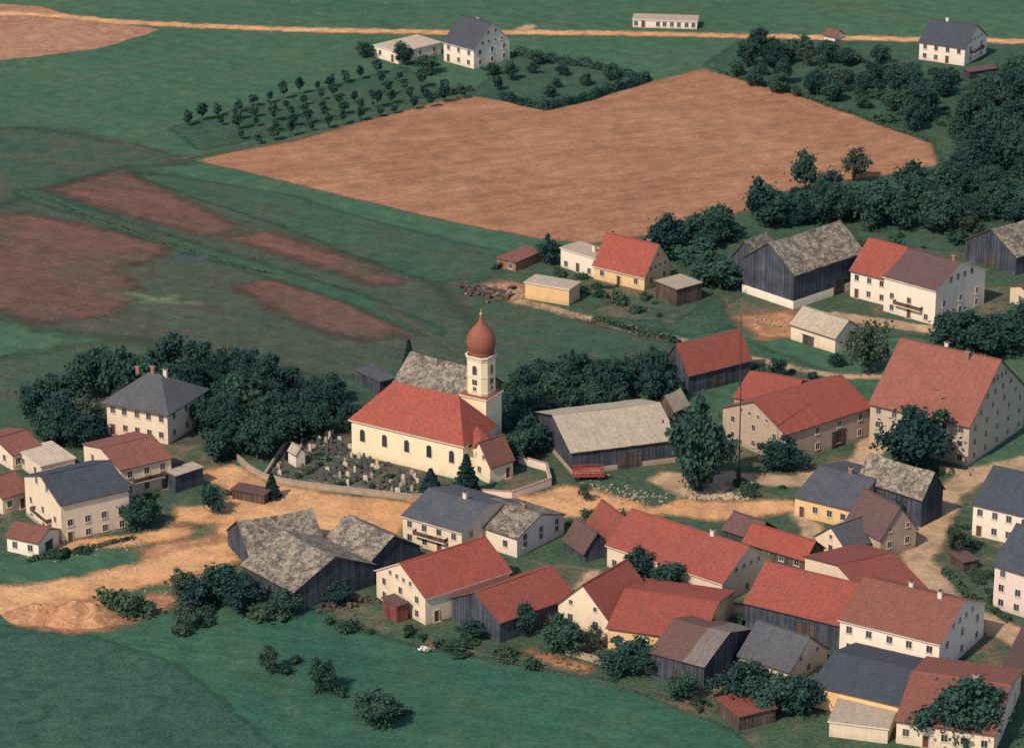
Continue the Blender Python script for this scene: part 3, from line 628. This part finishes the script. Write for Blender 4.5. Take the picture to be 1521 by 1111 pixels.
def infoot(x,y,m=1.5):
    for cx,cy,rz,l,w in FOOT:
        dx,dy=x-cx,y-cy; a=dx*math.cos(rz)+dy*math.sin(rz); b=-dx*math.sin(rz)+dy*math.cos(rz)
        if abs(a)<l/2+m and abs(b)<w/2+m: return True
    return False
def onroad(x,y,m=1.):
    X=np.array([x]);Y=np.array([y])
    for r in ROADS:
        s=sdpoly(X,Y,r[1])[0] if r[0]=='p' else sdline(X,Y,r[1],r[2])[0]
        if s>-m: return True
    return False
def tree_at(x,y,s,hs=1.,kind='broad',label='leafy green deciduous tree',group=None,name=None):
    nm=name or {'broad':'deciduous_tree','full':'deciduous_tree','air':'deciduous_tree','con':'conifer_tree','sap':'fruit_sapling'}[kind]
    e=top(nm,label,'tree',(x,y,0),random.uniform(0,6.28),group); e.scale=(s*random.uniform(.9,1.12),s*random.uniform(.9,1.12),s*hs)
    cm,tm={'broad':(random.choice(CR),random.choice(TR)),'full':(random.choice(FULL),TR[1]),'air':(random.choice(AIR),TR[0]),'con':(random.choice(CON),CTR),'sap':(random.choice(SAP),STR)}[kind]
    obj('trunk',tm,e); obj('crown',cm,e); return e
def tree(px,py,hm,rm,kind='broad',label='leafy green deciduous tree',**k):
    p=P(px,py); base={'broad':(4.6,8.6),'full':(4.6,8.6),'air':(4.6,8.4),'con':(2.,9.),'sap':(1.2,3.5)}[kind]
    s=rm/base[0]; return tree_at(p.x,p.y,s,(hm/base[1])/s,kind,label,**k)
def bush(px,py,s,label='low rounded green leafy bush',group='garden bushes',xy=None):
    p=P(px,py) if xy is None else Vector((xy[0],xy[1],0))
    o=obj('bush',random.choice(BU),None,(p.x,p.y,0),random.uniform(0,6),(s*random.uniform(.7,1.5),s*random.uniform(.7,1.5),s*random.uniform(.6,1.2))); tagt(o,label,'bush',group); return o
for t in [(1037,728,19,6.0,'full','tall dark tree beside the pale-roofed barn'),(1362,698,14,8.4,'full','broad dark chestnut tree in front of inn'),(1290,556,13,5.6,'air','tall sparse tree with airy foliage'),
          (693,738,8.5,3.,'con','dark conifer beside the church wall'),(640,733,5,2.5,'con','short dark conifer in the cemetery'),(608,560,8,2,'con','narrow conifer among trees'),(850,590,10,2.6,'con','pointed conifer rising above the copse'),
          (208,785,7,4,'full','round tree in front of cream house'),(316,762,7,2.6,'broad','small tree beside the road'),(404,740,5,2,'con','small conifer by the cemetery wall'),
          (403,1000,5.5,2.4,'air','small fruit tree in the meadow'),(480,1028,7,2.6,'full','small fruit tree in the meadow'),(275,938,6,2.4,'air','small tree at the meadow edge'),(558,1074,6.5,4.2,'full','round bushy tree in the meadow'),
          (780,945,6.5,2.6,'broad','small garden tree beside barn'),(835,968,7,4.4,'full','garden tree behind cottage'),(935,1000,7,4.6,'full','garden tree beside barn'),(885,965,5,2.4,'air','small garden tree among cottages'),
          (950,862,7,3.4,'broad','tree beside long red-roofed house'),(985,888,7,3.6,'broad','tree beside long red-roofed house'),(1100,1045,8,5,'full','tree beside timber barn'),(1150,1060,7,4.6,'broad','leafy tree in the garden'),(1190,1062,7,4,'broad','leafy tree in the garden'),
          (320,893,7,4.4,'broad','dense tree beside slab-roofed barn'),(360,905,7,4.5,'full','dense tree beside slab-roofed barn'),(290,905,6,4,'broad','dense tree at the meadow edge'),(268,890,6,3,'air','slender tree at the meadow edge'),(422,912,5,3.2,'full','bushy tree beside slab-roofed barn'),
          (815,392,7,2.8,'full','tree beside white annex'),(988,385,11,5.5,'full','large tree behind yellow cottage'),(1060,425,8,6,'full','large tree beside timber barn'),(1035,405,8,5,'broad','large tree beside timber barn'),
          (1162,698,7,4.2,'full','bushy tree in front of long barn'),(1405,512,8,4.6,'broad','tree beside white farmhouse'),(1440,520,9,6,'full','tree beside white farmhouse'),(1490,525,9,6,'full','tree behind the inn'),(1515,505,9,5,'broad','tree behind the inn'),
          (1428,1105,12,6.5,'full','large tree at the red-roofed house'),(1418,830,8,2.2,'air','slender tree beside the street'),(1055,560,5,2.2,'broad','small tree beside red barn'),(1340,770,5,2.5,'broad','small tree between houses'),
          (600,97,7,3.4,'broad','tree beside white bungalow'),(635,110,5,3.4,'broad','tree beside white bungalow'),(545,85,5,3,'broad','tree beside white bungalow'),(800,95,4,2.6,'broad','garden tree beside white house'),(730,112,4,2.6,'broad','garden tree beside white house'),
          (1197,290,11,4.4,'broad','tall tree at wheat field edge'),(1268,268,9,4.6,'air','tall sparse tree at wheat field edge'),(500,895,4,3,'full','shrubby tree at barn corner'),(700,950,4,2.4,'broad','small tree in the back garden'),(1010,1040,5,2.6,'broad','small tree behind barn'),(870,745,4,1.6,'air','young tree beside the square')]:
    tree(t[0],t[1],t[2],t[3],t[4],t[5])
placed=[]
EXCL=[(1345,60,1490,128)]
def scatter(poly,n,spacing,s0,s1,kinds=('broad',),label='green tree in a dense copse',group='trees of the copse',hs=(.75,1.3),clear=2.5):
    gp=G(poly);xs=[q[0] for q in gp];ys=[q[1] for q in gp];k=0;tries=0
    while k<n and tries<n*40:
        tries+=1;x=random.uniform(min(xs),max(xs));y=random.uniform(min(ys),max(ys))
        if sdpoly(np.array([x]),np.array([y]),gp)[0]<0: continue
        if any((x-a)**2+(y-b)**2<(spacing*random.uniform(.6,1.2))**2 for a,b in placed): continue
        if infoot(x,y,clear) or onroad(x,y,1.5): continue
        pu,pv=proj((x,y,0))
        if any(a<pu<c_ and b<pv<d for a,b,c_,d in EXCL): continue
        placed.append((x,y)); k+=1
        tree_at(x,y,random.uniform(s0,s1),random.uniform(*hs),random.choice(kinds),label,group)
KM=('broad',)*7+('air','full','full','full')
scatter([(45,625),(110,580),(200,558),(330,550),(440,575),(530,612),(525,645),(440,650),(400,682),(330,692),(290,670),(310,620),(130,620),(140,668),(40,660)],60,4.6,.55,1.1,KM)
scatter([(745,600),(820,570),(990,560),(1000,605),(900,605),(805,625),(795,680),(748,690)],40,4.6,.5,1.0,KM)
scatter([(1110,335),(1250,308),(1400,280),(1420,190),(1520,130),(1580,335),(1440,350),(1290,345),(1200,338),(1100,350),(1090,380),(1000,368),(962,362)],82,5.,.6,1.15,KM)
scatter([(1075,118),(1110,80),(1350,95),(1560,115),(1560,200),(1440,205),(1400,208),(1240,160)],50,6.,.4,.9,('broad',)*5+('air','full'))
scatter([(760,92),(950,118),(820,150),(720,135)],8,7.,.35,.5,group='garden trees')
scatter([(1130,560),(1250,575),(1240,540),(1150,520)],3,5.,.3,.5,group='garden trees')
# nursery rows
for r in range(5):
    a=P(278+26*r,186+7*r);b=P(560+32*r,112+9*r)
    for i in range(13):
        if random.random()<.08: continue
        q=a.lerp(b,i/12.); tree_at(q.x+random.uniform(-.6,.6),q.y+random.uniform(-1,1),random.uniform(.8,1.4),random.uniform(.8,1.3),'sap','young fruit tree in a planted row','rows of young fruit trees')
# hedges
def hedge(pts,w,h,label='clipped green garden boundary hedge',dens=26):
    g_=G(pts);parts=[]
    for (x0,y0),(x1,y1) in zip(g_[:-1],g_[1:]):
        L=math.hypot(x1-x0,y1-y0);n=int(L*dens*(w+h)/2);t=rng.uniform(0,1,n);a=rng.uniform(-.3,math.pi+.3,n)
        hm=h*(1+.3*np.sin(t*L*.9)*np.sin(t*L*.37+1)+rng.normal(0,.12,n));dx,dy=(x1-x0)/L,(y1-y0)/L
        off=np.cos(a)*w/2*rng.uniform(.7,1.1,n)+.5*np.sin(t*L*.3); z=np.abs(np.sin(a))**.6*hm*rng.uniform(.55,1,n)
        p=np.stack([x0+(x1-x0)*t-dy*off,y0+(y1-y0)*t+dx*off,z],1);nn=np.stack([-dy*np.cos(a),dx*np.cos(a),np.sin(a)+.2],1)
        parts.append((p,nn,np.full(n,.22),np.clip(.35+.3*np.sin(t*L*.5)+rng.normal(0,.15,n),0,1)))
    o=obj('hedge',leafmesh('hedge',parts,M['leafb'] if h<1.6 else M['leaf'])); tagt(o,label,'hedge'); return o
hedge([(765,82),(860,98),(962,120)],2.2,2.2); hedge([(962,120),(890,143),(815,163),(740,148)],2.2,2.2,'dark hedge along wheat field edge')
hedge([(60,294),(160,332),(280,373),(400,408)],.9,.35,'overgrown ditch bank with rough herbs',7)
hedge([(1060,108),(1180,140),(1380,212)],1.2,.9,'low hedge along wheat field edge',10)
hedge([(640,148),(700,135)],1.5,1.5)
hedge([(880,478),(960,498),(1010,512)],1.5,1.3); hedge([(1100,572),(1180,590)],1.5,1.5)
hedge([(1400,850),(1440,890),(1500,925)],1.3,1.2,'low hedge beside the street'); hedge([(40,835),(120,822),(200,800)],1.,.9,'low hedge in front of house')
# bushes
for poly,n,s0,s1 in [([(480,905),(560,930),(700,950),(960,1010),(1100,1060),(1090,1075),(900,1015),(650,970),(480,930)],34,.3,1.5),([(820,760),(900,760),(1180,960),(1000,900)],34,.4,1.5),([(700,390),(1050,440),(1000,480),(760,420)],28,.4,1.4),([(1090,560),(1250,600),(1200,540)],8,.4,1.2),([(20,840),(200,810),(250,790),(60,830)],12,.4,1.2),([(1400,780),(1440,880),(1500,905),(1470,830)],12,.4,1.2),([(260,880),(420,905),(480,915),(300,930)],18,.5,1.8),([(1060,400),(1300,340),(1500,345),(1200,420)],24,.6,2.),([(740,600),(800,680),(760,690),(700,600)],10,.6,1.6),([(1200,1000),(1250,960),(1330,1000),(1180,1050)],8,.5,1.2),([(1420,780),(1460,790),(1440,830)],5,.5,1.2),([(100,690),(160,700),(260,740),(120,730)],8,.5,1.2),([(1100,70),(1400,100),(1500,200),(1300,190)],26,.7,2.4),([(1100,720),(1180,705),(1170,725),(1110,738)],8,.4,1.)]:
    gp=G(poly);xs=[q[0] for q in gp];ys=[q[1] for q in gp];k=0
    for _ in range(n*30):
        if k>=n:break
        x=random.uniform(min(xs),max(xs));y=random.uniform(min(ys),max(ys))
        if sdpoly(np.array([x]),np.array([y]),gp)[0]<0 or infoot(x,y,.8) or onroad(x,y,.5): continue
        bush(0,0,s0+(s1-s0)*random.random()**1.6,xy=(x,y)); k+=1
for q in [(425,1000,1.4),(440,985,1.0),(500,1030,1.2),(268,942,1.3),(590,1062,1.1),(180,905,2.2),(200,912,2.)]: bush(q[0],q[1],q[2],'low leafy bush in the meadow','meadow bushes')
wb=bush(630,968,.7,'white flowering bush in garden'); wb.data=broad('foliage',M['blos'],nc=6,R=1.,zc=.9,Hh=.9,nl=40,size=.12,cr=.45)

# ---------------------------------------------------------------- cemetery
def stone_mesh(i):
    w,h=[(.8,1.1),(.6,1.4),(1.1,.9)][i%3]; mm=[M['dstone'],M['lstone'],M['stone'],M['dstone'],M['dstone']][i//3]
    seg=6; pts=[(-w/2,0),(w/2,0)]+[(w/2*math.cos(math.pi*k/seg),h*.75+h*.25*math.sin(math.pi*k/seg)) for k in range(seg+1)]
    n=len(pts);V=[(x,-.1,z+.2) for x,z in pts]+[(x,.1,z+.2) for x,z in pts];Fc=[tuple(range(n)),tuple(range(2*n-1,n-1,-1))]+[(k,n+k,n+(k+1)%n,(k+1)%n) for k in range(n)];mi=[0]*len(Fc)
    def bx(cx,cy,cz,sx,sy,sz,m):
        b=len(V)
        for dz in(-.5,.5):
            for dx,dy in((-.5,-.5),(.5,-.5),(.5,.5),(-.5,.5)): V.append((cx+dx*sx,cy+dy*sy,cz+dz*sz))
        Fc.extend([(b+3,b+2,b+1,b),(b+4,b+5,b+6,b+7),(b,b+1,b+5,b+4),(b+1,b+2,b+6,b+5),(b+2,b+3,b+7,b+6),(b+3,b,b+4,b+7)]);mi.extend([m]*6)
    bx(0,0,.1,w+.2,.35,.2,0); bx(0,-.75,.08,w+.1,1.15,.16,2); bx(0,-.75,.24,w-.1,.95,.16,1)
    return mesh('gravestone',V,Fc,[mm,M['bed'],M['stone']],mi)
GS=[stone_mesh(i) for i in range(15)]
cem=G([(400,704),(434,652),(505,642),(520,664),(560,686),(672,722),(612,738),(480,722)])
o0=c['N']; u=-c['u'];v=c['v']; cnt=0
for i in range(-8,70):
    for j in range(-20,30):
        if i%8==7: continue
        q=o0-u*(i*1.45-8)+v*(j*1.95)-v*2
        x,y=q.x+random.uniform(-.4,.4),q.y+random.uniform(-.5,.5)
        if sdpoly(np.array([x]),np.array([y]),cem)[0]<.5 or infoot(x,y,1.4) or random.random()<.06 or cnt>=298: continue
        if random.random()<.2: bush(0,0,random.uniform(.3,.8),'small evergreen shrub between graves','churchyard shrubs',xy=(x,y)); continue
        s=random.uniform(.75,1.15)
        o=obj('gravestone',random.choice(GS),None,(x,y,0),c['rz']+random.uniform(-.15,.15),(s,s,random.uniform(.7,1.3))); tagt(o,'stone grave marker with small planted bed','gravestone','gravestones in the churchyard'); cnt+=1
def wall_line(pts,h,t,mat,label,name='stone_wall'):
    g_=G(pts);root=top(name,label,'wall',(g_[0][0],g_[0][1],0))
    def strip(tt,z0,z1):
        V=[];Fc=[]
        for i,(x,y) in enumerate(g_):
            a=g_[max(i-1,0)];b=g_[min(i+1,len(g_)-1)];dx,dy=b[0]-a[0],b[1]-a[1];L=math.hypot(dx,dy);nx,ny=-dy/L*tt/2,dx/L*tt/2
            x-=g_[0][0];y-=g_[0][1]
            V+=[(x-nx,y-ny,z0),(x+nx,y+ny,z0),(x+nx,y+ny,z1),(x-nx,y-ny,z1)]
        for i in range(len(g_)-1):
            for k in range(4): Fc.append((i*4+k,i*4+4+k,i*4+4+(k+1)%4,i*4+(k+1)%4))
        Fc+=[(0,1,2,3),(len(V)-1,len(V)-2,len(V)-3,len(V)-4)]; return V,Fc
    a,b=strip(t,0,h); obj('wall_body',mesh('wall_body',a,b,[M[mat]]),root)
    a,b=strip(t+.16,h,h+.12); obj('coping',mesh('coping',a,b,[M['stone']]),root)
wall_line([(352,683),(368,698),(392,712),(430,721),(480,728),(540,735),(612,743),(655,741),(690,735)],1.1,.35,'tan','low plastered cemetery wall with stone coping')
wall_line([(392,712),(412,680),(432,652)],.9,.3,'tan','low cemetery wall with stone coping')
wall_line([(700,738),(760,742),(818,722),(812,700),(770,688)],1.6,.35,'pink','low plastered churchyard wall')
wall_line([(1395,700),(1440,708)],1.,.3,'tan','low wall beside the inn')
wall_line([(840,972),(905,990),(990,1005)],1.1,.3,'tan','low garden wall with coping')
# fences
def fence(pts,h,label,sp=2.4):
    g_=G(pts); V=[];Fc=[]
    ox,oy=g_[0]
    for (x0,y0),(x1,y1) in zip(g_[:-1],g_[1:]):
        L=math.hypot(x1-x0,y1-y0);n=max(1,int(L/sp))
        for i in range(n+1):
            x=x0+(x1-x0)*i/n-ox;y=y0+(y1-y0)*i/n-oy; tube(V,Fc,(x,y,0),(x,y,h),.07,.06,5)
        for z in(h*.4,h*.85): tube(V,Fc,(x0-ox,y0-oy,z),(x1-ox,y1-oy,z),.04,.04,4)
    o=obj('wooden_fence',mesh('wooden_fence',V,Fc,[M['pole']]),None,(ox,oy,0)); tagt(o,label,'fence')
for pts in [[(640,955),(720,980),(800,995),(960,1035)],[(775,450),(880,482),(960,505)],[(1090,560),(1200,585)],[(1405,850),(1440,890),(1500,920)],[(300,210),(440,188),(600,150),(690,125)],[(280,236),(430,204),(560,172)],[(50,832),(180,808)],[(1180,395),(1050,470),(900,450)],[(500,925),(560,940)],[(860,470),(900,455),(900,440)],[(960,1030),(1060,1060)],[(1180,600),(1240,560)]]: fence(pts,1.1,'weathered wooden post and rail fence')
# rubble and wood piles
def pile(pts,n,s,mat,label,w=2.,h=.5,name='rubble_pile'):
    g_=G(pts)
    V=[];Fc=[];segs=list(zip(g_[:-1],g_[1:]))
    for _ in range(n):
        (x0,y0),(x1,y1)=random.choice(segs);t=random.random();x=x0+(x1-x0)*t+random.gauss(0,w/3)-g_[0][0];y=y0+(y1-y0)*t+random.gauss(0,w/3)-g_[0][1];z=random.uniform(0,h)**1.5
        q=s*random.uniform(.3,1.3);b=len(V);a=random.uniform(0,3)
        for dz in(-.4,.4):
            for dx,dy in((-.5,-.5),(.5,-.5),(.5,.5),(-.5,.5)):
                X=dx*q*random.uniform(.6,1.4);Y=dy*q*random.uniform(.5,1.1); V.append((x+X*math.cos(a)-Y*math.sin(a),y+X*math.sin(a)+Y*math.cos(a),z+dz*q*random.uniform(.5,1)+q*.1))
        Fc+=[(b+3,b+2,b+1,b),(b+4,b+5,b+6,b+7),(b,b+1,b+5,b+4),(b+1,b+2,b+6,b+5),(b+2,b+3,b+7,b+6),(b+3,b,b+4,b+7)]
    o=obj(name,mesh(name,V,Fc,[M[mat]]),None,(g_[0][0],g_[0][1],0)); tagt(o,label,'rubble'); o['kind']='stuff'
pile([(1025,738),(1110,738)],150,.55,'rubble','scattered pale stone rubble beside the square',2.5,.3); pile([(870,722),(985,748)],130,.45,'stone','scattered stone and timber rubble',6,.3)
pile([(35,878),(130,862),(230,840)],150,.35,'rubble','row of pale stones along the road',1.,.1); pile([(700,432),(770,440),(740,425)],120,.5,'stone','heaps of pale building rubble',5.,.3)
pile([(700,432),(760,440)],60,1.2,'woodb','stacked timber and planks on rubble',5.,.5,'timber_pile')
pile([(1100,470),(1170,490)],40,.4,'stone','scattered rubble in a farmyard',4); pile([(620,945),(760,968),(880,992)],90,.4,'woodb','garden clutter and stacked timber',4,.3,'timber_pile')
pile([(340,735),(395,738)],90,.5,'woodb','stack of split logs by shed',2,.9,'timber_pile'); pile([(480,905),(560,890)],90,.6,'woodb','stack of timber beside barn',3,.8,'timber_pile')
pile([(60,825),(150,812),(230,800)],90,.35,'stone','scattered pale stones beside house',4,.2); pile([(1250,600),(1290,650)],40,.4,'stone','scattered stones in the yard',4,.3); pile([(1180,740),(1290,700)],60,.3,'stone','scattered stones at the verge',5,.2)
pile([(170,905),(250,880)],50,.35,'stone','scattered stones beside dirt road',5,.1); pile([(400,778),(520,765)],90,.3,'stone','scattered stones at the road verge',4,.1); pile([(1380,840),(1440,905)],40,.3,'stone','scattered stones at the street verge',2,.1)
pile([(870,470),(990,500)],80,.4,'woodb','garden clutter along the fence',6,.3,'timber_pile'); pile([(1260,480),(1300,500)],50,.4,'stone','loose rubble in the farmyard',5,.3)
pile([(880,860),(1000,900)],70,.4,'woodb','garden clutter beside long house',5,.3,'timber_pile'); pile([(1090,960),(1200,940)],50,.4,'stone','yard clutter between farm buildings',5,.3)
# maypole
pp=P(1097,716); e=top('maypole','very tall thin wooden pole standing by the square','maypole',(pp.x,pp.y,0))
V=[];Fc=[];tube(V,Fc,(0,0,0),(0,0,16),.15,.12,10);tube(V,Fc,(0,0,16),(-.3,0,33.5),.12,.06,10); obj('pole',mesh('pole',V,Fc,[M['dpole']]),e)
obj('base_bracket',boxes('base_bracket',[(-.3,0,1.4,.25,.4,2.8,0),(.3,0,1.4,.25,.4,2.8,0)],[M['woodb']]),e)
# hay wagon
pp=P(874,712); e=top('hay_wagon','dark red wooden hay wagon with slatted sides','wagon',(pp.x,pp.y,0),.05)
obj('deck',boxes('deck',[(0,0,1.0,6.,2.2,.18,0)],[M['redp']]),e)
sb=[]
for s in(-1,1):
    for z in(1.5,2.0,2.5): sb.append((0,s*1.06,z,5.9,.07,.2,0))
    for x in(-2.8,-1.4,0,1.4,2.8): sb.append((x,s*1.0,1.8,.1,.07,1.6,0))
obj('side_rails',boxes('side_rails',sb,[M['redp']]),e)
obj('hay_load',mesh('hay_load',[(-2.6,-.9,1.1),(2.6,-.9,1.1),(2.6,.9,1.1),(-2.6,.9,1.1),(-2.2,-.5,1.6),(2.3,-.4,1.7),(2.1,.5,1.8),(-2.3,.5,1.5)],[(0,1,5,4),(1,2,6,5),(2,3,7,6),(3,0,4,7),(4,5,6,7)],[M['hay']]),e)
def wheel_mesh(r,w):
    V=[];Fc=[];n=14
    for y in(-w/2,w/2):
        for i in range(n): a=2*math.pi*i/n;V.append((r*math.cos(a),y,r*math.sin(a)))
    for i in range(n): Fc.append((i,(i+1)%n,n+(i+1)%n,n+i))
    Fc+=[tuple(range(n)),tuple(range(2*n-1,n-1,-1))]; return mesh('wheel',V,Fc,[M['tyre']])
WH=wheel_mesh(.48,.25)
for x in(-2.1,2.1):
    for y in(-.95,.95): obj('wheel',WH,e,(x,y,.48))
obj('drawbar',boxes('drawbar',[(3.9,0,.7,2.2,.12,.12,0)],[M['metal']]),e)

# ---------------------------------------------------------------- light, world, camera
az=math.atan2(-.52,-.64); el=math.radians(45)
sd=Vector((math.cos(el)*math.sin(az),math.cos(el)*math.cos(az),math.sin(el)))
L=bpy.data.lights.new('sun','SUN'); L.energy=4.1; L.angle=math.radians(.9); L.color=(1,.87,.70)
lo=bpy.data.objects.new('sun',L); lo.rotation_euler=(-sd).to_track_quat('-Z','Y').to_euler(); link(lo)
wd=bpy.data.worlds.new('World'); scn.world=wd; wd.use_nodes=True; nt=wd.node_tree
sk=nt.nodes.new('ShaderNodeTexSky'); sk.sky_type='NISHITA'; sk.sun_disc=False; sk.sun_elevation=el; sk.sun_rotation=az; sk.dust_density=1.
bg=nt.nodes['Background']; bg.inputs[1].default_value=.15; nt.links.new(sk.outputs[0],bg.inputs[0])
cam=bpy.data.cameras.new('camera'); cam.sensor_width=36; cam.lens=36*F/1521; cam.clip_end=20000; cam.clip_start=1
co=bpy.data.objects.new('camera',cam); co.location=CAM; co.rotation_euler=(math.pi/2-PITCH,0,0); link(co); scn.camera=co
scn.view_settings.view_transform='Standard'; scn.view_settings.look='None'; scn.view_settings.exposure=0
print('graves',cnt,'trees',len(placed))
